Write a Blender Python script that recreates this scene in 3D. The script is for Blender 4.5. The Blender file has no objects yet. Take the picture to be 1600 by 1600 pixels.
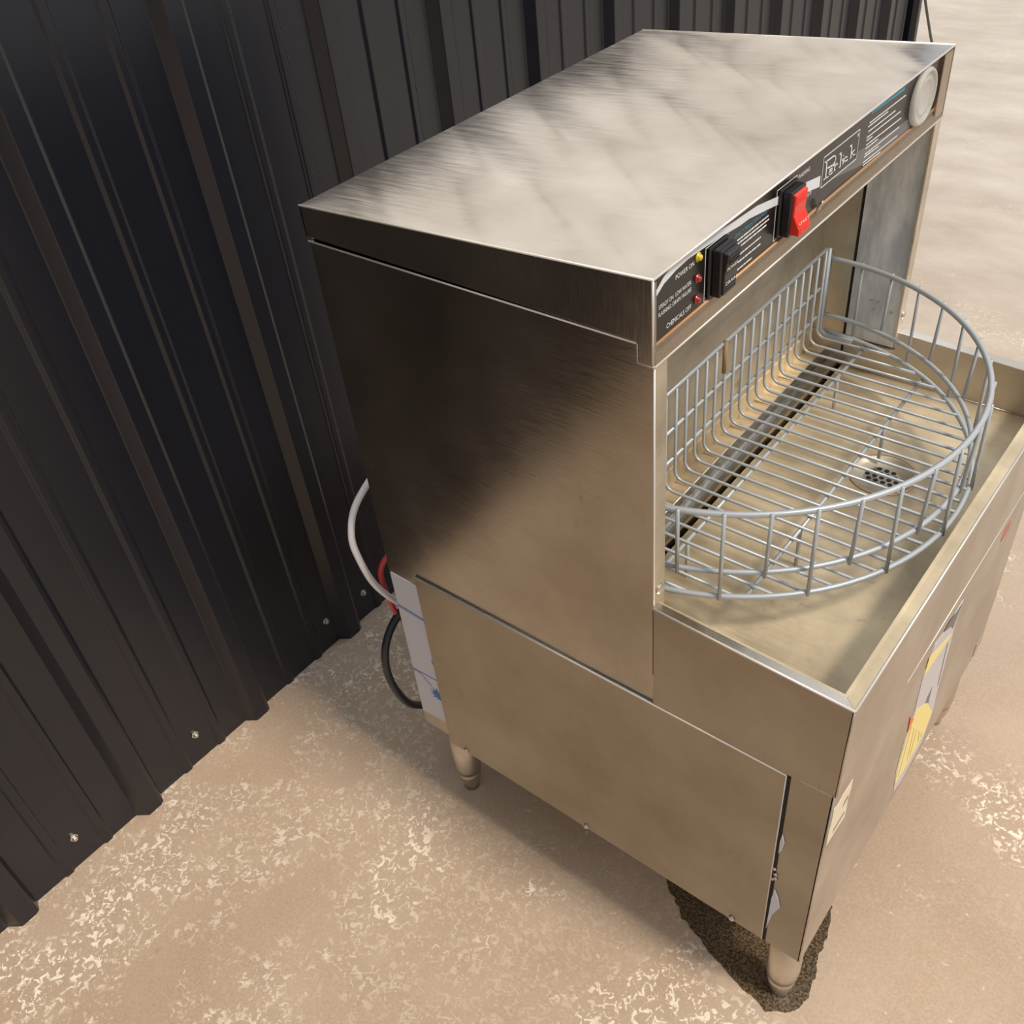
import bpy, bmesh, math, random
from mathutils import Vector, Matrix, noise
random.seed(7)
S = bpy.context.scene
C = S.collection
PI = math.pi

# ------------------------------------------------------------------ camera
yaw, pitch, roll = 2.3196, -0.7075, -0.1187
d = Vector((math.cos(pitch)*math.cos(yaw), math.cos(pitch)*math.sin(yaw), math.sin(pitch)))
r0 = d.cross(Vector((0, 0, 1))).normalized(); u0 = r0.cross(d)
rr = r0*math.cos(roll) + u0*math.sin(roll)
uu = -r0*math.sin(roll) + u0*math.cos(roll)
cam = bpy.data.objects.new('camera', bpy.data.cameras.new('camera')); C.objects.link(cam)
M = Matrix((rr, uu, -d)).transposed().to_4x4(); M.translation = Vector((.7629, -.5665, 1.3708))
cam.matrix_world = M
cam.data.sensor_width = 36; cam.data.lens = 1534.97/1600*36
cam.data.shift_x = -4.39/1600; cam.data.shift_y = 2.03/1600
cam.data.clip_start = .02
S.camera = cam

# ------------------------------------------------------------------ world and sun
W = bpy.data.worlds.new('world'); S.world = W; W.use_nodes = True
nt = W.node_tree; N = nt.nodes; Lk = nt.links
bg = N['Background']; geo = N.new('ShaderNodeTexCoord'); sep = N.new('ShaderNodeSeparateXYZ')
Lk.new(geo.outputs['Generated'], sep.inputs[0])
rampz = N.new('ShaderNodeValToRGB')
mz = N.new('ShaderNodeMapRange'); mz.inputs[1].default_value = -1; mz.inputs[2].default_value = 1
Lk.new(sep.outputs['Z'], mz.inputs[0]); Lk.new(mz.outputs[0], rampz.inputs[0])
cr = rampz.color_ramp
cr.elements[0].position = .48; cr.elements[0].color = (.16, .13, .10, 1)
cr.elements[1].position = 1.0; cr.elements[1].color = (.93, .97, 1.0, 1)
e = cr.elements.new(.56); e.color = (.31, .32, .34, 1)
e = cr.elements.new(.72); e.color = (.86, .91, .99, 1)
# brighter towards the open doorway side (+x), dimmer behind (-y)
mx = N.new('ShaderNodeVectorMath'); mx.operation = 'DOT_PRODUCT'; mx.inputs[1].default_value = (.45, .75, 0)
Lk.new(geo.outputs['Generated'], mx.inputs[0])
mr = N.new('ShaderNodeMapRange'); mr.inputs[1].default_value = -.8; mr.inputs[2].default_value = .9
mr.inputs[3].default_value = .45; mr.inputs[4].default_value = 1.5
Lk.new(mx.outputs['Value'], mr.inputs[0])
mul = N.new('ShaderNodeMix'); mul.data_type = 'RGBA'; mul.blend_type = 'MULTIPLY'; mul.inputs[0].default_value = 1
Lk.new(rampz.outputs[0], mul.inputs[6]); Lk.new(mr.outputs[0], mul.inputs[7])
Lk.new(mul.outputs[2], bg.inputs[0]); bg.inputs[1].default_value = .85

sun = bpy.data.lights.new('sun', 'SUN'); sun.energy = 2.95; sun.angle = math.radians(11); sun.color = (1, .88, .73)
so = bpy.data.objects.new('sun', sun); C.objects.link(so)
sd = Vector((-math.cos(math.radians(57))*math.cos(math.radians(3)), -math.cos(math.radians(57))*math.sin(math.radians(3)), -math.sin(math.radians(57))))
so.rotation_euler = sd.to_track_quat('-Z', 'Y').to_euler(); so.location = (3, 0, 4)

vs = S.view_settings
vs.view_transform = 'Standard'; vs.look = 'None'; vs.gamma = 1; vs.exposure = 0.0
S.display_settings.display_device = 'sRGB'

# ------------------------------------------------------------------ materials
def newmat(n):
    m = bpy.data.materials.new(n); m.use_nodes = True
    return m, m.node_tree.nodes, m.node_tree.links, m.node_tree.nodes['Principled BSDF']

def plain(n, col, rough=.5, metal=0, **kw):
    m, N, L, b = newmat(n)
    b.inputs['Base Color'].default_value = (*col, 1); b.inputs['Roughness'].default_value = rough
    b.inputs['Metallic'].default_value = metal
    for k, v in kw.items(): b.inputs[k.replace('_', ' ')].default_value = v
    # slight procedural variation of the finish
    tc = N.new('ShaderNodeTexCoord'); nz = N.new('ShaderNodeTexNoise'); nz.inputs['Scale'].default_value = 60
    L.new(tc.outputs['Object'], nz.inputs['Vector'])
    mp = N.new('ShaderNodeMapRange'); mp.inputs[3].default_value = max(0, rough-.06); mp.inputs[4].default_value = min(1, rough+.06)
    L.new(nz.outputs[0], mp.inputs[0]); L.new(mp.outputs[0], b.inputs['Roughness'])
    return m

def steel(n, col=(.50, .46, .40), rough=.28, grain=(1, 60, 60), warp=0., spots=0., spotcol=(.16, .10, .06), metal=1., var=.1, gb=.12, mott=(.82, 1.12), aniso=0., adir=(0, 1, 0)):
    m, N, L, b = newmat(n)
    tc = N.new('ShaderNodeTexCoord')
    mp = N.new('ShaderNodeMapping'); mp.inputs['Scale'].default_value = grain
    L.new(tc.outputs['Object'], mp.inputs[0])
    g = N.new('ShaderNodeTexNoise'); g.inputs['Scale'].default_value = 14; g.inputs['Detail'].default_value = 3
    L.new(mp.outputs[0], g.inputs['Vector'])
    lo = N.new('ShaderNodeTexNoise'); lo.inputs['Scale'].default_value = 5; lo.inputs['Detail'].default_value = 5; lo.inputs['Roughness'].default_value = .6
    L.new(tc.outputs['Object'], lo.inputs['Vector'])
    ra = N.new('ShaderNodeMapRange'); ra.inputs[1].default_value = .3; ra.inputs[2].default_value = .7
    ra.inputs[3].default_value = rough-var*.5; ra.inputs[4].default_value = rough+var
    ad = N.new('ShaderNodeMath'); ad.operation = 'ADD'
    sc = N.new('ShaderNodeMath'); sc.operation = 'MULTIPLY'; sc.inputs[1].default_value = .5
    L.new(g.outputs[0], sc.inputs[0]); L.new(sc.outputs[0], ad.inputs[0])
    sc2 = N.new('ShaderNodeMath'); sc2.operation = 'MULTIPLY'; sc2.inputs[1].default_value = .5
    L.new(lo.outputs[0], sc2.inputs[0]); L.new(sc2.outputs[0], ad.inputs[1])
    L.new(ad.outputs[0], ra.inputs[0]); L.new(ra.outputs[0], b.inputs['Roughness'])
    # tone mottling
    cm = N.new('ShaderNodeMix'); cm.data_type = 'RGBA'
    cm.inputs[6].default_value = (col[0]*mott[0], col[1]*mott[0]*.97, col[2]*mott[0]*.92, 1); cm.inputs[7].default_value = (*[min(1, c*mott[1]) for c in col], 1)
    rm = N.new('ShaderNodeMapRange'); rm.inputs[1].default_value = .35; rm.inputs[2].default_value = .65
    L.new(lo.outputs[0], rm.inputs[0]); L.new(rm.outputs[0], cm.inputs[0])
    last = cm.outputs[2]
    if spots:
        sp = N.new('ShaderNodeTexNoise'); sp.inputs['Scale'].default_value = 85; sp.inputs['Detail'].default_value = 4
        mpp = N.new('ShaderNodeMapping'); mpp.inputs['Scale'].default_value = (1, 1, .45)
        L.new(tc.outputs['Object'], mpp.inputs[0]); L.new(mpp.outputs[0], sp.inputs['Vector'])
        th = N.new('ShaderNodeMapRange'); th.inputs[1].default_value = .62; th.inputs[2].default_value = .75
        L.new(sp.outputs[0], th.inputs[0])
        cl = N.new('ShaderNodeTexNoise'); cl.inputs['Scale'].default_value = 7
        L.new(tc.outputs['Object'], cl.inputs['Vector'])
        ct = N.new('ShaderNodeMapRange'); ct.inputs[1].default_value = .5; ct.inputs[2].default_value = .7; ct.inputs[4].default_value = spots
        L.new(cl.outputs[0], ct.inputs[0])
        mm = N.new('ShaderNodeMath'); mm.operation = 'MULTIPLY'; L.new(th.outputs[0], mm.inputs[0]); L.new(ct.outputs[0], mm.inputs[1])
        c2 = N.new('ShaderNodeMix'); c2.data_type = 'RGBA'; c2.inputs[7].default_value = (*spotcol, 1)
        L.new(last, c2.inputs[6]); L.new(mm.outputs[0], c2.inputs[0]); last = c2.outputs[2]
    L.new(last, b.inputs['Base Color'])
    b.inputs['Metallic'].default_value = metal
    bp = N.new('ShaderNodeBump'); bp.inputs['Strength'].default_value = gb; bp.inputs['Distance'].default_value = .0006
    L.new(g.outputs[0], bp.inputs['Height'])
    if warp:
        wm = N.new('ShaderNodeMapping'); wm.inputs['Scale'].default_value = (.55, 5.2, 1)
        wr = N.new('ShaderNodeMapping'); wr.inputs['Rotation'].default_value = (0, 0, .55)
        L.new(tc.outputs['Object'], wr.inputs[0]); L.new(wr.outputs[0], wm.inputs[0])
        wn = N.new('ShaderNodeTexNoise'); wn.inputs['Scale'].default_value = 2.2; wn.inputs['Detail'].default_value = 1
        L.new(wm.outputs[0], wn.inputs['Vector'])
        b2 = N.new('ShaderNodeBump'); b2.inputs['Strength'].default_value = 1; b2.inputs['Distance'].default_value = warp
        L.new(wn.outputs[0], b2.inputs['Height']); L.new(b2.outputs[0], bp.inputs['Normal'])
    L.new(bp.outputs[0], b.inputs['Normal'])
    if aniso:
        b.inputs['Anisotropic'].default_value = aniso
        cv = N.new('ShaderNodeCombineXYZ'); cv.inputs[0].default_value = adir[0]; cv.inputs[1].default_value = adir[1]; cv.inputs[2].default_value = adir[2]
        L.new(cv.outputs[0], b.inputs['Tangent'])
    return m

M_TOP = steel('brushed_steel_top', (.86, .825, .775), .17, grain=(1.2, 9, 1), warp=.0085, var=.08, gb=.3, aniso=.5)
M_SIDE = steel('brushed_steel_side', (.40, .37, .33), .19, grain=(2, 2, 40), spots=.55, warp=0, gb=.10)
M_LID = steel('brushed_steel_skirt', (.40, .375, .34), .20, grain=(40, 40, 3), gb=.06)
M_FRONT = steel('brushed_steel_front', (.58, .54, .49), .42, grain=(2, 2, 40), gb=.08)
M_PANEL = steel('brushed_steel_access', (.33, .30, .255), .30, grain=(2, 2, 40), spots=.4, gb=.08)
M_BASIN = steel('stained_basin_steel', (.66, .56, .40), .46, grain=(2, 30, 2), spots=.6, spotcol=(.34, .22, .10), var=.16, gb=.2, metal=.62, mott=(.62, 1.3))
M_INNER = steel('stained_inner_steel', (.64, .58, .48), .46, grain=(2, 2, 30), spots=.8, spotcol=(.30, .18, .09), var=.16, metal=.8, mott=(.7, 1.2))
M_EDGE = plain('bare_edge_highlight', (.74, .71, .67), .42, .55)  # bare edges, made paler so the edge highlights sit in the colour
M_LIP = steel('lip_rust_and_reflection', (.44, .37, .29), .26, spots=.7, spotcol=(.20, .10, .05))  # rust, plus the lip's brown-orange reflection put into the base colour
M_RIM = steel('polished_rim', (.70, .64, .56), .25, gb=.05)
M_LEG = steel('cast_leg', (.62, .58, .52), .34, grain=(2, 2, 60), gb=.1)
M_WIRE = plain('grey_coated_wire', (.41, .445, .475), .42, .25, Coat_Weight=.3)
M_RUSTL = plain('orange_stain', (.46, .28, .15), .5, .4)
M_RUST = plain('rusty_wire', (.36, .24, .13), .7, .2)
M_BLK = plain('black_plastic', (.014, .014, .016), .32)
M_BLKR = plain('black_rocker', (.02, .019, .02), .26)
M_RED = plain('red_rocker', (.72, .035, .022), .35)
M_LABEL = plain('black_control_label', (.010, .009, .0085), .27)
M_WHITE = plain('white_print', (.80, .81, .82), .5)
M_GREY = plain('pale_grey_print', (.66, .71, .76), .42)
M_DGREY = plain('grey_print', (.13, .13, .14), .42)
M_BLUE = plain('blue_print', (.05, .30, .46), .5)
M_AMB = plain('yellow_lens', (.62, .48, .02), .18, Coat_Weight=.5)
M_REDL = plain('red_lens', (.32, .012, .012), .15, Coat_Weight=.6)
M_HOSEW = plain('white_hose', (.86, .87, .90), .35)
M_HOSER = plain('red_hose', (.62, .07, .08), .4)
M_HOSEB = plain('black_hose', (.02, .022, .028), .38)
M_FILM = plain('white_protective_film', (.60, .60, .66), .45)
M_FBLUE = plain('blue_marks', (.03, .16, .42), .5)
M_DARK = plain('dark_void', (.01, .009, .008), .8)
M_YEL = plain('yellow_tape', (.80, .66, .26), .6)
M_PAPER = plain('pale_torn_paper', (.52, .50, .52), .5)
M_STK = plain('cream_sticker', (.70, .62, .48), .6)
M_STKG = plain('grey_green_ink', (.25, .24, .18), .6)
M_ORG = plain('orange_tab', (.80, .16, .04), .5)
M_SCREW = plain('screw_metal', (.60, .56, .50), .3, .9)
M_CABLE = plain('grey_cable', (.10, .10, .09), .5)
M_PUTTY = plain('white_sealant', (.62, .62, .70), .4)
M_SCRATCH = plain('red_paint_scrape', (.45, .16, .11), .6)

# galvanised inner panel
def galv():
    m, N, L, b = newmat('galvanised_panel')
    tc = N.new('ShaderNodeTexCoord'); mp = N.new('ShaderNodeMapping'); mp.inputs['Scale'].default_value = (1, 1, .28)
    L.new(tc.outputs['Object'], mp.inputs[0])
    a = N.new('ShaderNodeTexNoise'); a.inputs['Scale'].default_value = 38; a.inputs['Detail'].default_value = 6; a.inputs['Roughness'].default_value = .65
    L.new(mp.outputs[0], a.inputs['Vector'])
    r = N.new('ShaderNodeValToRGB'); r.color_ramp.elements[0].position = .38; r.color_ramp.elements[0].color = (.56, .60, .64, 1)
    r.color_ramp.elements[1].position = .68; r.color_ramp.elements[1].color = (.95, .96, .96, 1)
    L.new(a.outputs[0], r.inputs[0]); L.new(r.outputs[0], b.inputs['Base Color'])
    b.inputs['Metallic'].default_value = .1; b.inputs['Roughness'].default_value = .45
    return m
M_GALV = galv()

def clearmat():
    m, N, L, b = newmat('cloudy_clear_plastic')
    b.inputs['Base Color'].default_value = (.95, .95, .90, 1); b.inputs['Roughness'].default_value = .22
    b.inputs['Transmission Weight'].default_value = .6; b.inputs['IOR'].default_value = 1.4
    nz = N.new('ShaderNodeTexNoise'); nz.inputs['Scale'].default_value = 90
    bp = N.new('ShaderNodeBump'); bp.inputs['Strength'].default_value = .3; bp.inputs['Distance'].default_value = .001
    L.new(nz.outputs[0], bp.inputs['Height']); L.new(bp.outputs[0], b.inputs['Normal'])
    return m
M_CLEAR = clearmat()

def wallmat():
    m, N, L, b = newmat('dark_bronze_sheet')
    b.inputs['Base Color'].default_value = (.009, .010, .0155, 1)  # slight blue tint paints in the cool reflection on the rib flanks
    b.inputs['Specular IOR Level'].default_value = .52
    tc = N.new('ShaderNodeTexCoord')
    nz = N.new('ShaderNodeTexNoise'); nz.inputs['Scale'].default_value = 900; nz.inputs['Detail'].default_value = 2
    L.new(tc.outputs['Object'], nz.inputs['Vector'])
    bp = N.new('ShaderNodeBump'); bp.inputs['Strength'].default_value = .15; bp.inputs['Distance'].default_value = .0004
    L.new(nz.outputs[0], bp.inputs['Height']); L.new(bp.outputs[0], b.inputs['Normal'])
    n2 = N.new('ShaderNodeTexNoise'); n2.inputs['Scale'].default_value = 3; n2.inputs['Detail'].default_value = 4
    L.new(tc.outputs['Object'], n2.inputs['Vector'])
    mr = N.new('ShaderNodeMapRange'); mr.inputs[3].default_value = .24; mr.inputs[4].default_value = .36
    L.new(n2.outputs[0], mr.inputs[0]); L.new(mr.outputs[0], b.inputs['Roughness'])
    return m
M_WALL = wallmat()

M_WALLUP = plain('pale_unseen_upper_sheet', (.84, .82, .79), .25, .3)  # pale tone chosen for its reflection in the hood top

def floormat():
    m, N, L, b = newmat('worn_concrete')
    tc = N.new('ShaderNodeTexCoord'); P = tc.outputs['Object']
    def noi(s, det=4, ro=.55, src=None, dist=0):
        n = N.new('ShaderNodeTexNoise'); n.inputs['Scale'].default_value = s; n.inputs['Detail'].default_value = det
        n.inputs['Roughness'].default_value = ro; n.inputs['Distortion'].default_value = dist
        L.new(src or P, n.inputs['Vector']); return n.outputs[0]
    def rng(src, a, b_, c=0., d_=1.):
        r = N.new('ShaderNodeMapRange'); r.inputs[1].default_value = a; r.inputs[2].default_value = b_
        r.inputs[3].default_value = c; r.inputs[4].default_value = d_; L.new(src, r.inputs[0]); return r.outputs[0]
    def mul(a, c):
        x = N.new('ShaderNodeMath'); x.operation = 'MULTIPLY'; L.new(a, x.inputs[0])
        if isinstance(c, float): x.inputs[1].default_value = c
        else: L.new(c, x.inputs[1])
        return x.outputs[0]
    def mix(f, a, c):
        x = N.new('ShaderNodeMix'); x.data_type = 'RGBA'; L.new(f, x.inputs[0])
        for i, v in ((6, a), (7, c)):
            if isinstance(v, tuple): x.inputs[i].default_value = (*v, 1)
            else: L.new(v, x.inputs[i])
        return x.outputs[2]
    base = mix(rng(noi(2.6, 6, .6), .36, .64), (.385, .278, .198), (.455, .350, .262))
    base = mix(mul(rng(noi(9, 5, .65), .5, .72), .55), base, (.36, .27, .20))
    # fine grit
    base = mix(mul(rng(noi(240, 3, .6), .35, .7), .30), base, (.62, .49, .36))
    # pale laitance flakes in clusters
    fl = rng(noi(88, 4, .62, dist=1.1), .535, .575)
    cluster = rng(noi(3.1, 5, .65), .545, .63)
    sep = N.new('ShaderNodeSeparateXYZ'); L.new(P, sep.inputs[0])
    nearw = rng(sep.outputs['Y'], .15, -.55, .25, 1.)
    fx = rng(sep.outputs['X'], .35, -.25, .25, 1.)
    cl2 = N.new('ShaderNodeMath'); cl2.operation = 'MAXIMUM'
    L.new(mul(cluster, .9), cl2.inputs[0]); L.new(mul(mul(nearw, fx), rng(noi(4.5, 6, .7), .43, .53)), cl2.inputs[1])
    base = mix(mul(mul(fl, cl2.outputs[0]), .95), base, (.86, .76, .63))
    sp = rng(noi(60, 2, .5), .70, .74)
    base = mix(mul(sp, .5), base, (.74, .62, .48))
    dk = rng(noi(33, 3, .6), .68, .76)
    base = mix(mul(dk, .45), base, (.22, .16, .115))
    # far floor: bright cool light put into a paler, greyer colour; long faint streaks
    far = rng(sep.outputs['Y'], .5, 2.2)
    mp = N.new('ShaderNodeMapping'); mp.inputs['Scale'].default_value = (1.3, 2.6, 1); mp.inputs['Rotation'].default_value = (0, 0, .75); L.new(P, mp.inputs[0])
    st = noi(2.2, 6, .62, src=mp.outputs[0])
    farc = mix(rng(st, .28, .72), (.42, .365, .31), (.64, .59, .53))
    base = mix(mul(far, .8), base, farc)
    L.new(base, b.inputs['Base Color'])
    L.new(rng(noi(5, 5, .6), .3, .7, .42, .62), b.inputs['Roughness'])
    b.inputs['Specular IOR Level'].default_value = .35
    bp = N.new('ShaderNodeBump'); bp.inputs['Strength'].default_value = .35; bp.inputs['Distance'].default_value = .003
    L.new(noi(70, 6, .65), bp.inputs['Height']); L.new(bp.outputs[0], b.inputs['Normal'])
    return m
M_FLOOR = floormat()

def wetmat():
    m, N, L, b = newmat('wet_concrete')
    tc = N.new('ShaderNodeTexCoord'); n = N.new('ShaderNodeTexNoise'); n.inputs['Scale'].default_value = 330; n.inputs['Detail'].default_value = 5
    L.new(tc.outputs['Object'], n.inputs['Vector'])
    r = N.new('ShaderNodeValToRGB'); r.color_ramp.elements[0].position = .4; r.color_ramp.elements[0].color = (.035, .023, .013, 1)
    r.color_ramp.elements[1].position = .66; r.color_ramp.elements[1].color = (.17, .12, .07, 1)
    L.new(n.outputs[0], r.inputs[0]); L.new(r.outputs[0], b.inputs['Base Color'])
    b.inputs['Roughness'].default_value = .28
    bp = N.new('ShaderNodeBump'); bp.inputs['Strength'].default_value = .4; bp.inputs['Distance'].default_value = .002
    L.new(n.outputs[0], bp.inputs['Height']); L.new(bp.outputs[0], b.inputs['Normal'])
    return m
M_WET = wetmat()

# ------------------------------------------------------------------ helpers
FACE = False      # the control face lies just behind the hood's front edge: its pieces share one scaling onto that plane
def obj(name, bm, mat, parent=None, smooth=False, bevel=0, seg=2, label=None):
    if FACE:
        for v in bm.verts: v.co = (v.co.x+.0095, .9745*(v.co.y+.5665)-.5665, .9745*(v.co.z-1.3708)+1.3708)
    me = bpy.data.meshes.new(name); bmesh.ops.recalc_face_normals(bm, faces=bm.faces); bm.to_mesh(me); bm.free()
    o = bpy.data.objects.new(name, me); C.objects.link(o)
    if mat: me.materials.append(mat)
    if smooth:
        for p in me.polygons: p.use_smooth = True
    if bevel:
        md = o.modifiers.new('bevel', 'BEVEL'); md.width = bevel; md.segments = seg; md.limit_method = 'ANGLE'; md.angle_limit = math.radians(35)
    if parent: o.parent = parent
    if label: o['label'] = label
    return o

def B(): return bmesh.new()

def box(bm, x0, x1, y0, y1, z0, z1):
    v = [bm.verts.new((x, y, z)) for x in (x0, x1) for y in (y0, y1) for z in (z0, z1)]
    for f in ((0, 1, 3, 2), (4, 6, 7, 5), (0, 4, 5, 1), (2, 3, 7, 6), (0, 2, 6, 4), (1, 5, 7, 3)):
        bm.faces.new([v[i] for i in f])
    return bm

def hexa(bm, pts):   # 8 points: bottom 4 then top 4
    v = [bm.verts.new(p) for p in pts]
    for f in ((0, 3, 2, 1), (4, 5, 6, 7), (0, 1, 5, 4), (1, 2, 6, 5), (2, 3, 7, 6), (3, 0, 4, 7)):
        bm.faces.new([v[i] for i in f])
    return bm

def prism(bm, pts, ax, a, b):
    """polygon pts in the plane across axis ax, extruded from a to b"""
    def P(p, t):
        return {0: (t, p[0], p[1]), 1: (p[0], t, p[1]), 2: (p[0], p[1], t)}[ax]
    v0 = [bm.verts.new(P(p, a)) for p in pts]; v1 = [bm.verts.new(P(p, b)) for p in pts]
    n = len(pts)
    bm.faces.new(v0); bm.faces.new(list(reversed(v1)))
    for i in range(n):
        bm.faces.new([v0[i], v1[i], v1[(i+1) % n], v0[(i+1) % n]])
    return bm

def tube(bm, pts, r, n=8, closed=False, caps=True, radii=None):
    pts = [Vector(p) for p in pts]; rings = []
    m = len(pts); up = None
    for i, p in enumerate(pts):
        a = pts[i-1] if (i > 0 or closed) else p; b = pts[(i+1) % m] if (i < m-1 or closed) else p
        t = (b-a).normalized()
        if up is None:
            up = Vector((0, 0, 1)) if abs(t.z) < .9 else Vector((1, 0, 0))
        s = t.cross(up).normalized(); u = s.cross(t).normalized(); up = u
        R = radii[i] if radii else r
        rings.append([bm.verts.new(p + s*math.cos(2*PI*k/n)*R + u*math.sin(2*PI*k/n)*R) for k in range(n)])
    for i in range(m if closed else m-1):
        A = rings[i]; D = rings[(i+1) % m]
        for k in range(n):
            bm.faces.new([A[k], A[(k+1) % n], D[(k+1) % n], D[k]])
    if caps and not closed:
        bm.faces.new(list(reversed(rings[0]))); bm.faces.new(rings[-1])
    return bm

def lathe(bm, prof, c, axis='z', n=24):
    """prof: (radius, height) pairs along axis from centre c"""
    rings = []
    for r, h in prof:
        ring = []
        for k in range(n):
            a = 2*PI*k/n; q = (r*math.cos(a), r*math.sin(a), h)
            if axis == 'x': q = (q[2], q[0], q[1])
            if axis == 'y': q = (q[0], q[2], q[1])
            ring.append(bm.verts.new((c[0]+q[0], c[1]+q[1], c[2]+q[2])))
        rings.append(ring)
    for i in range(len(rings)-1):
        for k in range(n):
            bm.faces.new([rings[i][k], rings[i][(k+1) % n], rings[i+1][(k+1) % n], rings[i+1][k]])
    bm.faces.new(rings[0]); bm.faces.new(rings[-1])
    return bm

def spline(pts, n=8):
    pts = [Vector(p) for p in pts]; out = []
    for i in range(len(pts)-1):
        p0 = pts[max(i-1, 0)]; p1 = pts[i]; p2 = pts[i+1]; p3 = pts[min(i+2, len(pts)-1)]
        for k in range(n):
            t = k/n
            out.append(.5*((2*p1)+(-p0+p2)*t+(2*p0-5*p1+4*p2-p3)*t*t+(-p0+3*p1-3*p2+p3)*t**3))
    out.append(pts[-1]); return out

def thing(name, label, cat, loc=(0, 0, 0), group=None):
    o = bpy.data.objects.new(name, None); C.objects.link(o); o.location = loc
    o.empty_display_size = .05
    o['label'] = label; o['category'] = cat
    if group: o['group'] = group
    return o

def setparent(root):
    """parts were built in world coordinates: keep them there under a root that stands elsewhere"""
    inv = Matrix.Translation(root.location).inverted()
    for ch in [o for o in bpy.data.objects if o.parent == root]:
        ch.matrix_parent_inverse = inv

def ribbon(bm, pts, w, x0, x1):
    """flat stroke in the y-z plane, a printed or moulded line"""
    for i in range(len(pts)-1):
        a = Vector((pts[i][0], pts[i][1])); b = Vector((pts[i+1][0], pts[i+1][1])); t = (b-a)
        if t.length < 1e-7: continue
        t.normalize(); n = Vector((-t.y, t.x))*w/2; a2 = a-t*w*.35; b2 = b+t*w*.35
        prism(bm, [tuple(a2+n), tuple(a2-n), tuple(b2-n), tuple(b2+n)], 0, x0, x1)

def text_bm(bm, s, y, z, h, width, x, shear=0., depth=.0002):
    """lettering in the y-z plane at x, cap height h, fitted to width"""
    cu = bpy.data.curves.new('t', 'FONT'); cu.body = s; cu.size = 1; cu.shear = shear; cu.resolution_u = 3
    to = bpy.data.objects.new('t', cu); C.objects.link(to)
    dg = bpy.context.evaluated_depsgraph_get(); me = bpy.data.meshes.new_from_object(to.evaluated_get(dg))
    xs = [v.co.x for v in me.vertices]; ys = [v.co.y for v in me.vertices]
    x0, x1, y0, y1 = min(xs), max(xs), min(ys), max(ys)
    v = []
    for p in me.vertices:
        v.append(bm.verts.new((x, y+(p.co.x-x0)/(x1-x0)*width, z+(p.co.y-y0)/(y1-y0)*h)))
    for p in me.polygons:
        try: bm.faces.new([v[i] for i in p.vertices])
        except ValueError: pass
    bpy.data.objects.remove(to); bpy.data.curves.remove(cu); bpy.data.meshes.remove(me)

# ------------------------------------------------------------------ the setting
bm = B(); box(bm, -9, 9, -7, 13, -.06, 0)
o = obj('floor', bm, M_FLOOR); o['kind'] = 'structure'

XW = -.384
def rib_profile():
    pts = []; P = .2325
    k0, k1 = -14, 12
    for k in range(k0, k1+1):
        R = -.055 + P*k
        for y, h in ((R-.040, 0), (R-.0265, .018), (R-.002, .018), (R+.004, .015), (R+.010, 0.0),
                     (R+.058, 0), (R+.0620, .0035), (R+.0725, .0035), (R+.0765, 0),
                     (R+.130, 0), (R+.1340, .0035), (R+.1445, .0035), (R+.1485, 0)):
            pts.append((y, h))
    return [p for p in pts if p[0] < 2.685]
prof = rib_profile(); ZW = 1.185; ZT = 3.3
def ribbed(name, z0, z1, mat, off=0):
    bm = B()
    front = [[bm.verts.new((XW+h+off, y, z)) for y, h in prof] for z in (z0, z1)]
    back = [[bm.verts.new((XW-.04, y, z)) for y in (prof[0][0], prof[-1][0])] for z in (z0, z1)]
    for i in range(len(prof)-1):
        bm.faces.new([front[0][i], front[0][i+1], front[1][i+1], front[1][i]])
    bm.faces.new([back[0][0], back[1][0], back[1][1], back[0][1]])
    bm.faces.new([front[0][0], front[1][0], back[1][0], back[0][0]])
    bm.faces.new([front[0][-1], back[0][1], back[1][1], front[1][-1]])
    bm.faces.new(front[1] + [back[1][1], back[1][0]])
    bm.faces.new(list(reversed(front[0])) + [back[0][0], back[0][1]])
    o = obj(name, bm, mat, bevel=.0012, seg=2); o['kind'] = 'structure'
    return o
wall = ribbed('wall_left', 0, ZW, M_WALL)
ribbed('wall_left_upper_unseen', ZW, ZT, M_WALLUP, -.002)  # unseen upper wall, assumed pale so the hood top reflects something light
bm = B(); prism(bm, [(XW-.045, 2.683), (XW+.008, 2.683), (XW+.024, 2.69), (XW+.024, 2.712), (XW-.045, 2.712)], 2, 0, ZT)
t = obj('trim_1', bm, M_WALL, bevel=.002); t['kind'] = 'structure'
# wall screws: hex heads on a washer, part of the wall
for (y, z) in ((-.420, .060), (-.185, .061), (.120, .067), (.216, .060), (-.655, .062), (.35, .06)):
    bm = B(); lathe(bm, [(.0070, 0), (.0070, .0015), (.0045, .002), (.0045, .006), (.0035, .007)], (XW, y, z), 'x', 6)
    s = obj('screw', bm, M_SCREW, wall, bevel=.0004); s['label'] = 'pale metal sheeting screw'

# ------------------------------------------------------------------ glass washer
ww = .61
gw = thing('glass_washer', 'stainless steel underbar glass washer with raised hood, standing by the black ribbed wall', 'glass washer', (.3, .305, 0))
H0, H1, DT = .9957, 1.0176, .404
def ztop(x): return H0+(H1-H0)*x/DT

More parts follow.
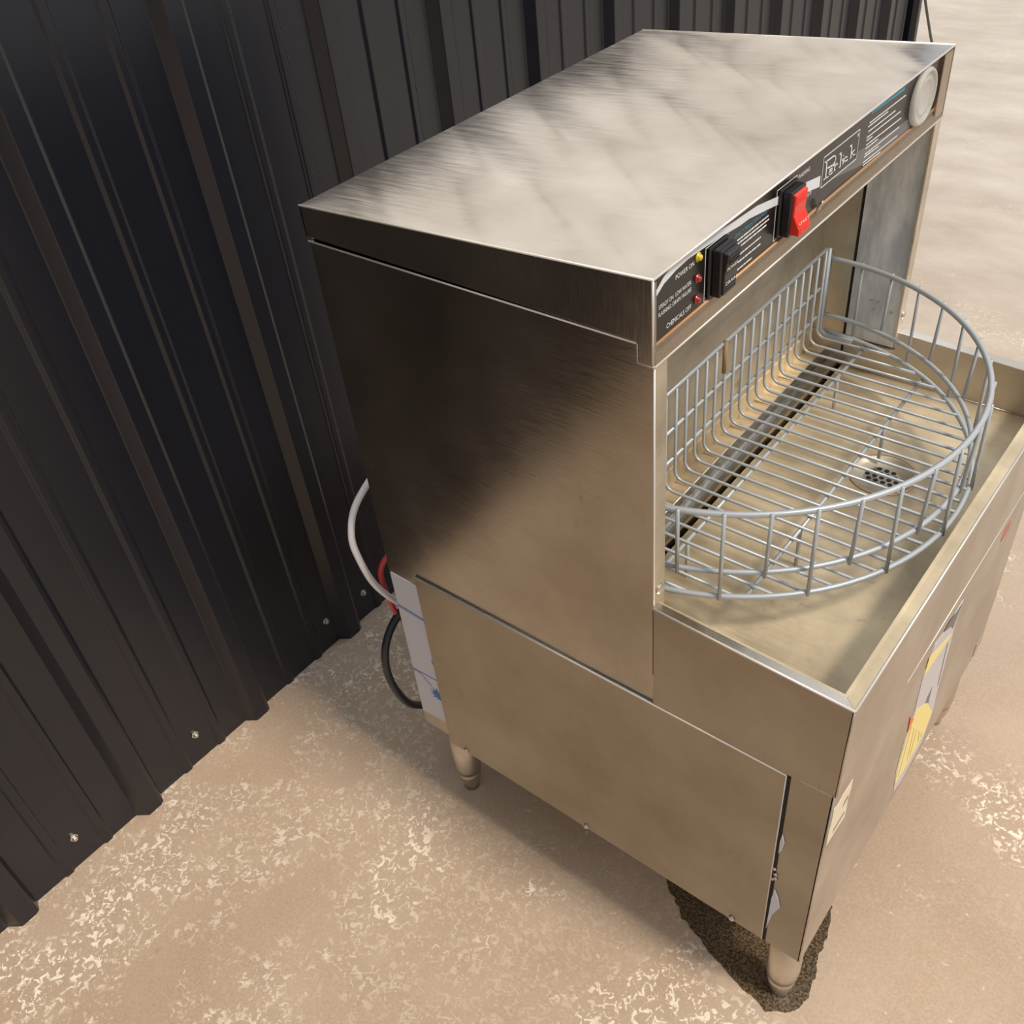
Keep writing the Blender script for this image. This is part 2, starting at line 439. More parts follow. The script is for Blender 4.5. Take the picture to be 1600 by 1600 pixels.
# hood cover: folded top sheet with skirts, stepped down at the front corners
bm = B()
nx, ny = 24, 32
g = [[bm.verts.new((DT*i/nx, ww*j/ny, ztop(DT*i/nx))) for j in range(ny+1)] for i in range(nx+1)]
g2 = [[bm.verts.new((DT*i/nx, ww*j/ny, ztop(DT*i/nx)-.0016)) for j in range(ny+1)] for i in range(nx+1)]
for i in range(nx):
    for j in range(ny):
        bm.faces.new([g[i][j], g[i+1][j], g[i+1][j+1], g[i][j+1]])
        bm.faces.new([g2[i][j], g2[i][j+1], g2[i+1][j+1], g2[i+1][j]])
for i in range(nx):
    bm.faces.new([g[i][0], g2[i][0], g2[i+1][0], g[i+1][0]]); bm.faces.new([g[i][-1], g[i+1][-1], g2[i+1][-1], g2[i][-1]])
for j in range(ny):
    bm.faces.new([g[0][j], g[0][j+1], g2[0][j+1], g2[0][j]]); bm.faces.new([g[-1][j], g2[-1][j], g2[-1][j+1], g[-1][j+1]])
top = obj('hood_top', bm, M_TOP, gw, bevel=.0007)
for nm, y0, y1 in (('near', 0, .0018), ('far', ww-.0018, ww)):
    bm = B()
    prism(bm, [(0, H0-.001), (DT, H1-.001), (DT, .941), (.3895, .941), (.3895, .9600), (0, .9635)], 1, y0, y1)
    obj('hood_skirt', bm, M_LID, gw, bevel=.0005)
bm = B(); box(bm, 0, .0018, 0, ww, .9635, H0-.001); obj('hood_skirt', bm, M_LID, gw)
# a small fold along the skirt's upper edge, its highlight put into the colour
for (a, b) in (((0.0, 0.0004, H0-.0004), (DT, .0004, H1-.0004)), ((DT-.0004, 0, H1-.0006), (DT-.0004, ww, H1-.0006)), ((0, ww-.0004, H0-.0004), (DT, ww-.0004, H1-.0004))):
    bm = B(); tube(bm, [a, b], .0011, 8); obj('edge_fold', bm, M_EDGE, gw, True)
bm = B(); tube(bm, [(DT-.0006, .0006, H1), (DT-.0006, .0006, .9415)], .0011, 8); obj('edge_fold', bm, M_EDGE, gw, True)
# front frame of the hood: cheeks and the folded lip under the control label
bm = B()
box(bm, .386, DT, .0018, .0046, .9415, H1-.003)
obj('hood_cheek', bm, M_LID, gw)
bm = B()
box(bm, .3955, DT-.0005, .5850, ww-.0018, .9450, H1-.003)
obj('hood_cheek', bm, M_LIP, gw, bevel=.001)
bm = B()
prism(bm, [(.3970, .9570), (.3995, .9562), (.4020, .9500), (.4045, .9425), (.4048, .9392), (.402, .9385), (.3970, .9385)], 1, .003, ww-.003)
obj('hood_lip', bm, M_LIP, gw, bevel=.0006)
bm = B(); tube(bm, [(.4044, .002, .9402), (.4044, ww-.002, .9402)], .0011, 8); obj('edge_fold', bm, M_EDGE, gw, True)

# body sides above the access panel
for nm, y0, y1 in (('near', .0022, .0042), ('far', ww-.0042, ww-.0022)):
    bm = B()
    prism(bm, [(.001, .9575), (.3880, .9575), (.3880, .9395), (DT, .9395), (DT, .500), (.001, .4975)], 1, y0, y1)
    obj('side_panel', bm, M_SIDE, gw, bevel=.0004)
for pts in ([(.001, .0012, .9580), (.3880, .0012, .9580)], [(.3884, .0022, .9575), (.3884, .0022, .9402)], [(.3884, .0022, .9398), (DT, .0022, .9398)], [(DT-.0006, .003, .9385), (DT-.0006, .003, .5)]):
    bm = B(); tube(bm, pts, .0010, 8); obj('edge_fold', bm, M_EDGE, gw, True)
# back panel, header, inner walls of the wash bay
bm = B(); box(bm, .002, .006, .004, ww-.004, .20, .96); obj('back_panel', bm, M_SIDE, gw)
bm = B(); box(bm, .281, .285, .005, ww-.005, .638, .9385); obj('bay_back_panel', bm, M_INNER, gw)
bm = B(); box(bm, .2845, .2875, .012, ww-.012, .612, .6385); obj('bay_back_strip', bm, M_BASIN, gw, bevel=.001)
bm = B(); box(bm, .285, .386, .005, ww-.005, .9365, .9385); obj('bay_ceiling', bm, M_INNER, gw)
for y0, y1 in ((.0045, .010), (ww-.010, ww-.0045)):
    bm = B(); box(bm, .285, .403, y0, y1, .610, .9380); obj('bay_side_wall', bm, M_INNER, gw)
# front flanges of the hood sides
for y0, y1, z0 in ((.0030, .0215, .655), (ww-.0200, ww-.0030, .652)):
    bm = B(); box(bm, .4015, .4042, y0, y1, z0, .9385); obj('hood_flange', bm, M_INNER, gw, bevel=.0006)
bm = B(); lathe(bm, [(.0062, 0), (.0062, .0012), (.0042, .0026)], (.4042, .012, .682), 'x', 14)
obj('rivet', bm, M_SCREW, gw, bevel=.0004)
bm = B(); lathe(bm, [(.0055, 0), (.0055, .0012), (.0042, .0026)], (.4042, ww-.010, .690), 'x', 14)
obj('rivet', bm, M_SCREW, gw, bevel=.0004)
# galvanised inner panel at the far side
bm = B(); box(bm, .3335, .3995, ww-.0125, ww-.0102, .640, .936)
gp = obj('galvanised_panel', bm, M_GALV, gw, bevel=.0005, label='grey galvanised inner side panel')
bm = B(); box(bm, .330, .3335, ww-.0125, ww-.0100, .615, .936); obj('panel_gap', bm, M_DARK, gp)
for (x, z) in ((.362, .700), (.371, .700), (.366, .688), (.390, .690)):
    bm = B(); lathe(bm, [(.0022, 0), (.0018, -.0012), (.0008, -.0018)], (x, ww-.0125, z), 'y', 10); obj('rivet', bm, M_LEG, gp, True)
bm = B(); box(bm, .335, .402, ww-.017, ww-.0102, .6355, .6385); obj('panel_flange', bm, M_RIM, gp, bevel=.0006)

# basin -------------------------------------------------------------
def zr(x): return .6655 - (x-.404)/(.612-.404)*.0090
ZF = .593
bm = B()
# floor plate with a round hole for the strainer
cx, cy, R1 = .478, .397, .036
n = 48
outer = []
for k in range(n):
    a = 2*PI*k/n; dx, dy = math.cos(a), math.sin(a)
    x0, x1, y0, y1 = .336, .600, .010, .600
    t = min([((x1 if dx > 0 else x0)-cx)/dx if abs(dx) > 1e-6 else 9, ((y1 if dy > 0 else y0)-cy)/dy if abs(dy) > 1e-6 else 9])
    outer.append((cx+dx*t, cy+dy*t))
# insert corners exactly
vi = [bm.verts.new((cx+R1*math.cos(2*PI*k/n), cy+R1*math.sin(2*PI*k/n), ZF)) for k in range(n)]
vo = [bm.verts.new((x, y, ZF)) for x, y in outer]
corner = [(.600, .600), (.336, .600), (.336, .010), (.600, .010)]
for k in range(n):
    k2 = (k+1) % n; a, b = outer[k], outer[k2]; f = [vi[k], vo[k]]
    for c in corner:
        # a corner lies between two neighbours when they sit on different edges
        if (abs(a[0]-c[0]) < 1e-6 and abs(b[1]-c[1]) < 1e-6) or (abs(a[1]-c[1]) < 1e-6 and abs(b[0]-c[0]) < 1e-6):
            if abs(a[0]-b[0]) > 1e-6 and abs(a[1]-b[1]) > 1e-6: f.append(bm.verts.new((c[0], c[1], ZF)))
    f += [vo[k2], vi[k2]]
    bm.faces.new(f)
basin = obj('basin_floor', bm, M_BASIN, gw)
md = basin.modifiers.new('thick', 'SOLIDIFY'); md.thickness = .002; md.offset = -1
# dished strainer recess
bm = B()
rings = []
for r, z in ((.0385, ZF+.0006), (.0365, ZF+.0010), (.0350, ZF-.001), (.0300, ZF-.0035), (.0215, ZF-.0050)):
    rings.append([bm.verts.new((cx+r*math.cos(2*PI*k/n), cy+r*math.sin(2*PI*k/n), z)) for k in range(n)])
for i in range(len(rings)-1):
    for k in range(n): bm.faces.new([rings[i][k], rings[i][(k+1) % n], rings[i+1][(k+1) % n], rings[i+1][k]])
st = obj('drain_strainer', bm, M_INNER, gw, True, label='round perforated drain strainer')
bm = B(); tube(bm, [(cx+.0392*math.cos(2*PI*k/48), cy+.0392*math.sin(2*PI*k/48), ZF+.0006) for k in range(48)], .0009, 6, closed=True)
obj('seal_ring', bm, M_RUSTL, st, True)
bm = B()
lathe(bm, [(.0215, -.0010), (.0215, 0)], (cx, cy, ZF-.0050), 'z', 40)
obj('strainer_plate', bm, M_LEG, st)
bm = B(); hx = []
for i in range(-3, 4):
    for j in range(-3, 4):
        x = (i+.5*(j % 2))*.0088; y = j*.0076
        if math.hypot(x, y) < .0185: lathe(bm, [(.0031, 0), (.0031, .0003)], (cx+x, cy+y, ZF-.0050), 'z', 12)
obj('drain_holes', bm, M_DARK, st)
# walls and rim: one folded sheet (near, front, far)
def basin_side(name, pts_in, pts_out, flange, mat=M_BASIN):
    pass
bm = B()   # front wall + rim
hexa(bm, [(.597, .010, ZF-.002), (.600, .010, ZF-.002), (.600, .600, ZF-.002), (.597, .600, ZF-.002),
          (.597, .010, zr(.598)-.001), (.600, .010, zr(.598)-.001), (.600, .600, zr(.598)-.001), (.597, .600, zr(.598)-.001)])
obj('basin_wall', bm, M_BASIN, gw)
bm = B()
hexa(bm, [(.404, .0095, ZF-.002), (.600, .0095, ZF-.002), (.600, .0120, ZF-.002), (.404, .0120, ZF-.002),
          (.404, .0095, zr(.404)-.001), (.600, .0095, zr(.6)-.001), (.600, .0120, zr(.6)-.001), (.404, .0120, zr(.404)-.001)])
obj('basin_wall', bm, M_BASIN, gw)
bm = B()
prism(bm, [(.285, ZF-.002), (.600, ZF-.002), (.600, zr(.6)-.0015), (.404, zr(.404)-.0015), (.404, .638), (.285, .638)], 1, .598, .6005)
obj('basin_wall', bm, M_FRONT, gw)
bm = B(); box(bm, .403, .4045, .5985, .6005, .60, zr(.404)); obj('basin_wall', bm, M_FRONT, gw)
# bright weld line at the foot of the far wall
bm = B(); tube(bm, [(.345, .5978, ZF+.0008), (.597, .5978, ZF+.0008)], .0011, 6); obj('weld_bead', bm, M_RIM, gw, True)
# rolled rims
def rim(name, a, b, inn, w):   # flat mitred strip with bevelled edges
    pass
z4, z6 = zr(.404), zr(.612)
bm = B()
def strip(p):
    hexa(bm, [(x, y, z-.0022) for x, y, z in p] + [(x, y, z) for x, y, z in p])
strip([(.404, -.0015, z4), (.6125, -.0015, z6), (.5985, .0115, zr(.598)-.0012), (.404, .0115, z4-.0012)])
obj('basin_rim', bm, M_RIM, gw, bevel=.0008)
bm = B()
strip([(.6125, -.0015, z6), (.6125, ww+.0015, z6), (.5965, ww-.0115, zr(.597)-.0020), (.5965, .0115, zr(.597)-.0020)])
obj('basin_rim', bm, M_BASIN, gw, bevel=.0008)
bm = B()
strip([(.404, ww+.0015, z4), (.404, ww-.0115, z4-.0012), (.5985, ww-.0115, zr(.598)-.0012), (.6125, ww+.0015, z6)])
obj('basin_rim', bm, M_RIM, gw, bevel=.0008)
bm = B(); tube(bm, [(.405, -.0010, z4-.0006), (.6123, -.0010, z6-.0006)], .0014, 8); obj('edge_fold', bm, M_EDGE, gw, True)
bm = B(); tube(bm, [(.6120, -.001, z6-.0006), (.6120, ww+.001, z6-.0006)], .0014, 8); obj('edge_fold', bm, M_EDGE, gw, True)
# ledge with rolled nose and the slot in front of it
bm = B()
prism(bm, [(.285, .6120), (.3080, .6130), (.3080, .6110), (.285, .6100)], 1, .010, .600)
ld = obj('spray_ledge', bm, M_BASIN, gw, bevel=.0003)
bm = B(); nose = [(.3080+.0225*math.sin(q/10*PI/2), .6132-.024*(1-math.cos(q/10*PI/2))) for q in range(11)]+[(.3305, .562)]
nose2 = [(x-.0015, z-.0012) for x, z in reversed(nose)]
prism(bm, nose+nose2, 1, .010, .600); obj('rolled_nose', bm, M_SIDE, ld, bevel=.0002)
bm = B(); tube(bm, [(.3085, .012, .6133), (.3085, .598, .6133)], .0008, 6); obj('edge_fold', bm, M_EDGE, ld, True)
for yk in [.10+.0665*i for i in range(7)]:
    bm = B(); box(bm, .2878, .3060, yk, yk+.0006, .6122, .6134); obj('ledge_seam', bm, M_RUST, gw)
bm = B(); box(bm, .3235, .3345, .010, .600, .556, .560); obj('slot_bottom', bm, M_DARK, gw)
bm = B(); box(bm, .3350, .3368, .010, .600, .560, ZF+.0010); obj('slot_edge', bm, M_BASIN, gw, bevel=.0006)

# aprons and lower cabinet -------------------------------------------
bm = B()
hexa(bm, [(.4052, -.0008, .505), (.6115, -.0008, .5225), (.6115, .0012, .5225), (.4052, .0012, .505),
          (.4052, -.0008, z4-.001), (.6115, -.0008, z6-.001), (.6115, .0012, z6-.001), (.4052, .0012, z4-.001)])
obj('apron', bm, M_PANEL, gw, bevel=.0003)
bm = B()
hexa(bm, [(.4052, ww-.0012, .505), (.6115, ww-.0012, .5225), (.6115, ww+.0008, .5225), (.4052, ww+.0008, .505),
          (.4052, ww-.0012, z4-.001), (.6115, ww-.0012, z6-.001), (.6115, ww+.0008, z6-.001), (.4052, ww+.0008, z4-.001)])
obj('apron', bm, M_PANEL, gw)
bm = B(); box(bm, .6095, .6120, -.0008, ww+.0008, .5225, z6-.001); obj('apron', bm, M_FRONT, gw, bevel=.0006)
# lower front panel
bm = B(); box(bm, .6070, .6098, .0005, ww-.0005, .172, .525); fp = obj('front_panel', bm, M_FRONT, gw, bevel=.0005)
bm = B(); tube(bm, [(.6118, .17, .5222), (.6118, ww, .5222)], .0009, 6); obj('edge_fold', bm, M_EDGE, gw, True)
bm = B(); box(bm, .6065, .6112, .0008, .0040, .172, .5226); box(bm, .6065, .6112, .0, .0040, .172, .5226)
bm.free()
# side frame columns behind the access panel
bm = B(); box(bm, .555, .6095, .0005, .0025, .172, .530); obj('corner_post', bm, M_PANEL, gw, bevel=.0004)
for p_ in ([(.6094, .0010, .173), (.6094, .0010, .522)], [(.6115, -.0002, .523), (.6115, -.0002, z6-.002)]):
    bm = B(); tube(bm, p_, .0010, 8); obj('corner_fold', bm, M_FRONT, gw, True)
bm = B(); box(bm, .001, .060, .0025, .0042, .184, .4990); obj('corner_post', bm, M_SIDE, gw, bevel=.0004)
bm = B(); box(bm, .002, .6060, ww-.0042, ww-.002, .172, .560); obj('side_panel', bm, M_PANEL, gw)
bm = B(); box(bm, .060, .6060, .0045, .0060, .176, .560); obj('inner_side', bm, M_DARK, gw)
bm = B(); box(bm, .003, .6080, .0060, ww-.004, .178, .182); obj('base_pan', bm, M_INNER, gw)
# removable access panel
bm = B(); prism(bm, [(.0515, .1738), (.5606, .1738), (.5606, .5162), (.0515, .5162)], 1, -.0006, .0023)
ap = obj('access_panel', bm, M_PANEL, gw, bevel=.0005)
bm = B(); tube(bm, [(.0515, -.0004, .5163), (.5604, -.0004, .5163)], .0014, 8); obj('edge_fold', bm, M_EDGE, ap, True)
bm = B(); tube(bm, [(.5604, -.0006, .5160), (.5604, -.0006, .1745)], .0008, 8); obj('edge_fold', bm, M_EDGE, ap, True)
for x in (.085, .300, .520):
    bm = B(); lathe(bm, [(.0042, 0), (.0042, -.0016), (.0028, -.0030)], (x, -.0006, .1790), 'y', 12); obj('screw', bm, M_SCREW, ap, bevel=.0003)
# dark gap and sealant at the panel's front edge
bm = B(); box(bm, .5612, .5650, -.0002, .0006, .174, .5155); obj('panel_gap', bm, M_DARK, gw)
bm = B()
prism(bm, [(.564, .205), (.569, .245), (.576, .268), (.573, .285), (.567, .300), (.565, .280)], 1, -.0016, .0004)
obj('sealant', bm, M_PUTTY, gw, bevel=.0005, label='torn white sealant in the seam')
bm = B(); prism(bm, [(.5648, .375), (.568, .385), (.5695, .400), (.566, .415), (.5645, .400)], 1, -.0016, .0004)
obj('sealant', bm, M_PUTTY, gw, bevel=.0005, label='torn white sealant in the seam')
bm = B()
for (x, z) in ((.5622, .318), (.5650, .330), (.5630, .340), (.5655, .322)):
    lathe(bm, [(.0028, -.001), (.0022, -.0022), (.0008, -.003)], (x, .001, z), 'y', 7)
obj('drip', bm, M_LEG, gw, True)
bm = B(); box(bm, .4042, .4052, -.0004, .0008, .565, z4-.002); obj('panel_gap', bm, M_DARK, gw)
bm = B(); prism(bm, [(.575, .5206), (.611, .5222), (.611, .5212), (.575, .5198)], 1, -.0010, .0000); obj('panel_gap', bm, M_INNER, gw)

# protective film on the rear corner post
bm = B(); prism(bm, [(.0035, .2115), (.0035, .4985), (.0515, .4985), (.0515, .2180)], 1, .0010, .0026)
fm = obj('protective_film', bm, M_FILM, gw, label='white protective film with blue marks')
bm = B()
for a, b in (((.0035, .440), (.0515, .4365)), ((.0035, .4365), (.0515, .4335)), ((.0035, .309), (.0515, .3115)), ((.0035, .306), (.018, .3065)), ((.018, .3065), (.036, .290))):
    A = Vector(a); D = Vector(b); t = (D-A).normalized(); nn = Vector((-t.y, t.x))*.0006
    prism(bm, [tuple(A+nn), tuple(A-nn), tuple(D-nn), tuple(D+nn)], 1, .0006, .0011)
for k in range(9):
    a = PI*.55+k*.26; rr_ = .011 if k % 2 else .016
    c = Vector((.0475, .276)); t = Vector((math.cos(a), math.sin(a))); nn = Vector((-t.y, t.x))*.0013
    prism(bm, [tuple(c+nn), tuple(c-nn), tuple(c+t*rr_-nn*.4), tuple(c+t*rr_+nn*.4)], 1, .0006, .0011)
prism(bm, [(.0515, .284), (.042, .283), (.038, .276), (.043, .268), (.0515, .266)], 1, .0005, .0011)
prism(bm, [(.0515, .352), (.0475, .354), (.0495, .350), (.0475, .346), (.0515, .347)], 1, .0005, .0011)
obj('blue_mark', bm, M_FBLUE, fm)['kind'] = 'stuff'

# labels on the front ------------------------------------------------
XF = .6098
bm = B(); prism(bm, [(.360, .484), (.3067, .480), (.268, .490), (.2517, .4528), (.2592, .3774), (.2465, .3344), (.2471, .2705), (.2678, .1963), (.30, .185), (.3644, .2011), (.3759, .2596), (.3679, .2938), (.3602, .3977), (.3545, .4474)], 0, XF, XF+.0006)
tl = obj('torn_label', bm, M_PAPER, gw, label='torn grey and yellow label')
bm = B()
prism(bm, [(.2647, .3748), (.3177, .3337), (.3720, .2560), (.359, .2244), (.2994, .2176), (.2600, .2232), (.2500, .2800), (.2523, .3279)], 0, XF+.0006, XF+.0010)
obj('yellow_tape', bm, M_YEL, tl)
bm = B(); prism(bm, [(.2560, .4780), (.3451, .4369), (.3263, .4353), (.254, .448)], 0, XF+.0006, XF+.0010)
obj('yellow_tape', bm, M_YEL, tl)
bm = B(); prism(bm, [(.2434, .3834), (.2642, .3580), (.2503, .3460)], 0, XF+.0006, XF+.0011); obj('orange_tab', bm, M_ORG, tl)
bm = B()
prism(bm, [(.3575, .4790), (.3275, .4834), (.3106, .4872), (.2990, .4830), (.3300, .4640), (.3448, .4467)], 0, XF+.0006, XF+.0009)
prism(bm, [(.300, .300), (.318, .290), (.330, .305), (.322, .360), (.312, .352), (.305, .330)], 0, XF+.0006, XF+.0009)
for k in range(5):
    y = .262+k*.019; ribbon(bm, [(y, .345-k*.024), (y+.004+.01*(k % 2), .235)], .0010, XF+.0010, XF+.0012)
ribbon(bm, [(.340, .425), (.356, .330)], .003, XF+.0006, XF+.0009)
obj('torn_backing', bm, M_DGREY, tl)
bm = B(); ST = [[0.0501, 0.4907], [0.0455, 0.4885], [0.0283, 0.4911], [0.0166, 0.4872], [0.0061, 0.4928], [0.0063, 0.4786], [0.0065, 0.4642], [0.0045, 0.4517], [0.0062, 0.4245], [0.0175, 0.4241], [0.0335, 0.4238], [0.051, 0.4199], [0.0515, 0.4362], [0.0487, 0.4543], [0.0516, 0.471]]
prism(bm, ST, 0, XF, XF+.0005)
sk = obj('worn_sticker', bm, M_STK, gw, label='small worn cream sticker')
bm = B(); prism(bm, [(.018, .434), (.046, .4345), (.045, .440), (.020, .4405)], 0, XF+.0005, XF+.0007)
prism(bm, [(.034, .460), (.047, .462), (.046, .470), (.036, .468)], 0, XF+.0005, XF+.0007)
obj('faded_print', bm, M_STKG, sk)
bm = B()
prism(bm, [(.505, .493), (.497, .482), (.500, .468), (.520, .463), (.530, .472), (.526, .488)], 0, XF, XF+.0004)
sc_ = obj('paint_scrape', bm, M_SCRATCH, gw)
bm = B()
for k in range(12):
    y = .497+random.random()*.085; z = .452+random.random()*.045
    ribbon(bm, [(y, z), (y+.010+random.random()*.014, z+(random.random()-.5)*.006)], .0012, XF, XF+.0003)
obj('scuff', bm, M_LEG, gw)
bm = B(); box(bm, XF, XF+.0012, .572, .590, .176, .205); obj('corner_clip', bm, M_RIM, gw, bevel=.0004)

# legs ---------------------------------------------------------------
for (x, y) in ((.5815, .036), (.034, .040), (.5815, ww-.036), (.034, ww-.040)):
    bm = B()
    lathe(bm, [(.0215, 0.178), (.0215, .062), (.0205, .056), (.0200, .046)], (x, y, 0), 'z', 28)
    lg = obj('leg', bm, M_LEG, gw, True)
    bm = B(); lathe(bm, [(.0190, .050), (.0190, .036), (.0165, .022), (.0130, .010), (.0130, 0)], (x, y, 0), 'z', 28)
    obj('bullet_foot', bm, M_LEG, lg, True)

# control panel --------------------------------------------------------
XL = .390
bm = B(); box(bm, .3975, .3995, .0046, .5850, .9540, 1.0140)
cp = obj('control_panel', bm, M_LABEL, gw)
FACE = True
X1, X2 = XL+.00005, XL+.00025
LG = [[[0.3292, 0.9866], [0.3309, 0.9693]], [[0.326, 0.9696], [0.3368, 0.9689]], [[0.3254, 0.9867], [0.3451, 0.9865], [0.3492, 0.9842], [0.3501, 0.9797], [0.3457, 0.9774], [0.3328, 0.9786]], [[0.3382, 0.9728], [0.3448, 0.9727], [0.3446, 0.9744], [0.3414, 0.9753], [0.3382, 0.9742], [0.3374, 0.9722], [0.3388, 0.9702], [0.3419, 0.9692], [0.3455, 0.9698]], [[0.347, 0.9761], [0.35, 0.9759], [0.3501, 0.9701]], [[0.3485, 0.9698], [0.3522, 0.9698]], [[0.3503, 0.9735], [0.3530, 0.9754], [0.3558, 0.9750], [0.3562, 0.9738]], [[0.3588, 0.9832], [0.3623, 0.9828], [0.3628, 0.969]], [[0.3608, 0.9692], [0.3645, 0.9692]], [[0.3668, 0.9742], [0.3703, 0.9743], [0.3691, 0.9699]], [[0.3675, 0.9698], [0.3710, 0.9698]], [[0.3676, 0.9785], [0.3687, 0.9786]], [[0.378, 0.9737], [0.3746, 0.9749], [0.3721, 0.9732], [0.3726, 0.9714], [0.3756, 0.9699], [0.3798, 0.9702]], [[0.383, 0.9825], [0.3867, 0.9821], [0.3875, 0.9695]], [[0.3861, 0.9690], [0.3890, 0.9690]], [[0.3878, 0.9734], [0.3951, 0.9748]], [[0.39, 0.973], [0.3937, 0.9695], [0.3979, 0.9694]]]
bm = B()
for i, s in enumerate(LG): ribbon(bm, s, .0018 if i in (0, 4, 7, 9, 13) else (.0012 if i in (2, 3, 6, 12) else .0008), X1, X2+.0001)
for s in ([(.3215, .9928), (.4025, .9928), (.4025, .9630), (.3215, .9630), (.3215, .9928)],): ribbon(bm, s, .0007, X1, X2+.0001)
prism(bm, [(.3985, .9865), (.4003, .9865), (.4003, .9895), (.3985, .9895)], 0, X1, X2)
obj('logo', bm, M_WHITE, cp)
bm = B()
prism(bm, [(.0225, .9790), (.0247, .9867), (.0378, .9935), (.0555, .9970), (.0738, .9985), (.1022, .9970), (.1327, .9945), (.1590, .9915), (.1754, .9912), (.2238, .9836), (.255, .977), (.282, .9725), (.3185, .9655), (.3185, .9765), (.281, .983), (.229, .9905), (.1894, .9975), (.1478, 1.0000), (.1116, 1.0034), (.0735, 1.0055), (.0554, 1.0050), (.0377, 1.0000), (.0256, .9920), (.0225, .9860)], 0, X1, X2-.00005)
obj('swoosh', bm, M_GREY, cp, label='pale grey printed swoosh')
bm = B(); prism(bm, [(.345, .9628), (.404, .9628), (.404, .970), (.468, .9625), (.542, .9585), (.552, .961), (.552, .952), (.545, .944), (.500, .9445), (.440, .9475), (.415, .951), (.380, .957)], 0, X1, X2-.00008)
obj('swoosh', bm, M_DGREY, cp)
for args in (('POWER ON', .055, .9885, .0042, .0285), ('STEADY ON:  LOW WATER', .0300, .9735, .0038, .0495), ('FLASHING: DRAIN FAILURE', .0295, .9670, .0038, .0505),
             ('CHEMICALS OFF', .0420, .9505, .0045, .0385), ('WASHING', .268, .9915, .0042, .024), ('CYCLE', .2815, .9715, .0042, .0125), ('COMPLETE', .2815, .9655, .0042, .0190)):
    bm = B(); text_bm(bm, *args, X2); obj('lettering', bm, M_WHITE, cp)
bm = B(); text_bm(bm, 'DAILY MAINTENANCE', .1505, .9832, .0034, .0590, X2, shear=.2)
obj('lettering', bm, M_BLUE, cp, label='blue printed heading')
bm = B(); prism(bm, [(.4265, .9993), (.5116, .9975), (.5120, 1.0015), (.4275, 1.0025)], 0, X1, X2)
obj('printed_heading', bm, M_BLUE, cp, label='blue printed heading')
L1 = [[[0.1544, 0.9790], [0.2126, 0.9790]], [[0.1537, 0.9754], [0.2144, 0.9750]], [[0.1508, 0.9712], [0.2113, 0.9712]], [[0.1493, 0.9637], [0.2004, 0.9637]], [[0.1489, 0.9571], [0.2008, 0.9569]], [[0.1508, 0.9499], [0.1857, 0.9499]]]
L2 = [[[0.4263, 0.9912], [0.5181, 0.9902]], [[0.4238, 0.9880], [0.4737, 0.9875]], [[0.4258, 0.9825], [0.4937, 0.9817]], [[0.424, 0.9770], [0.5097, 0.9758]], [[0.4251, 0.9690], [0.5147, 0.9672]], [[0.4251, 0.9595], [0.5138, 0.9583]], [[0.4242, 0.9738], [0.4381, 0.9734]], [[0.4251, 0.9655], [0.455, 0.965]], [[0.424, 0.957], [0.4604, 0.9556]], [[0.4238, 0.9516], [0.5131, 0.9495]], [[0.424, 0.9482], [0.4676, 0.9471]]]
for (a, b) in L1+L2:
    bm = B()
    y = a[0]; n_ = 0
    while y < b[0]:
        w = .002+random.random()*.006; y2 = min(y+w, b[0]); t = (y-a[0])/(b[0]-a[0]); z = a[1]+(b[1]-a[1])*t
        ribbon(bm, [(y, z), (y2, z)], .0012, X1, X2); y = y2+.0016
    obj('fine_print', bm, M_WHITE, cp)
bm = B(); ribbon(bm, [(.5304, .9447), (.5643, .9441)], .0026, X1, X2); obj('fine_print', bm, M_WHITE, cp)

def switch(y0, y1, z0, z1, mat, up, txt):
    bm = B()
    ribbon(bm, [(y0, z0-.001), (y0, z1+.002), (y1+.004, z1+.002), (y1+.004, z0-.001), (y0, z0-.001)], .0006, X1, X2)
    fr = obj('switch_outline', bm, M_WHITE, cp)
    bm = B(); box(bm, XL, XL+.003, y0+.003, y1+.002, z0+.0005, z1+.001)
    box(bm, XL+.003, XL+.0115, y0+.006, y1-.000, z0+.002, z1-.001)
    sw = obj('rocker_switch', bm, M_BLK, gw, bevel=.0012)
    for dz in (.006, .5*(z1-z0), z1-z0-.008):
        b2 = B(); box(b2, XL+.0055, XL+.0085, y0+.0057, y0+.0062, z0+dz, z0+dz+.0025); obj('switch_slot', b2, M_DARK, sw)
    # rocker cap: pressed at one end
    h0, h1 = (.0135, .0165) if up else (.0200, .0145)
    zm = (z0+z1)/2
    bm = B()
    prism(bm, [(XL+.0105, z0+.004), (XL+h0, z0+.004), (XL+h0-.001+.001, z0+.010), (XL+.0138, zm), (XL+h1, z1-.008), (XL+h1, z1-.004), (XL+.0105, z1-.003)], 1, y0+.009, y1-.0025)
    rk = obj('rocker', bm, mat, sw, bevel=.0009)
    bm = B()
    for k in range(3):
        for (zz, h) in ((z0+.007+k*.003, h0+(.0138-h0)*((.007+k*.003-.01)/(zm-z0-.01)) if k > 0 else h0), (z1-.007-k*.003, h1)):
            box(bm, XL+h-.0005, XL+h+.0006, y0+.011, y1-.0045, zz, zz+.0008)
    obj('grip_ridge', bm, mat, sw)['kind'] = 'stuff'
    for s, zz, hh in txt:
        bm = B(); text_bm(bm, s, y0+.0105, zz, .0030, y1-y0-.0150, XL+hh); obj('lettering', bm, M_WHITE, sw)
    return sw
switch(.102, .135, .9470, .9930, M_BLKR, True, (('POWER', .9735, .0152), ('DRAIN', .9600, .0143)))
switch(.227, .2620, .9490, .9945, M_RED, False, (('START', .9625, .0188),))
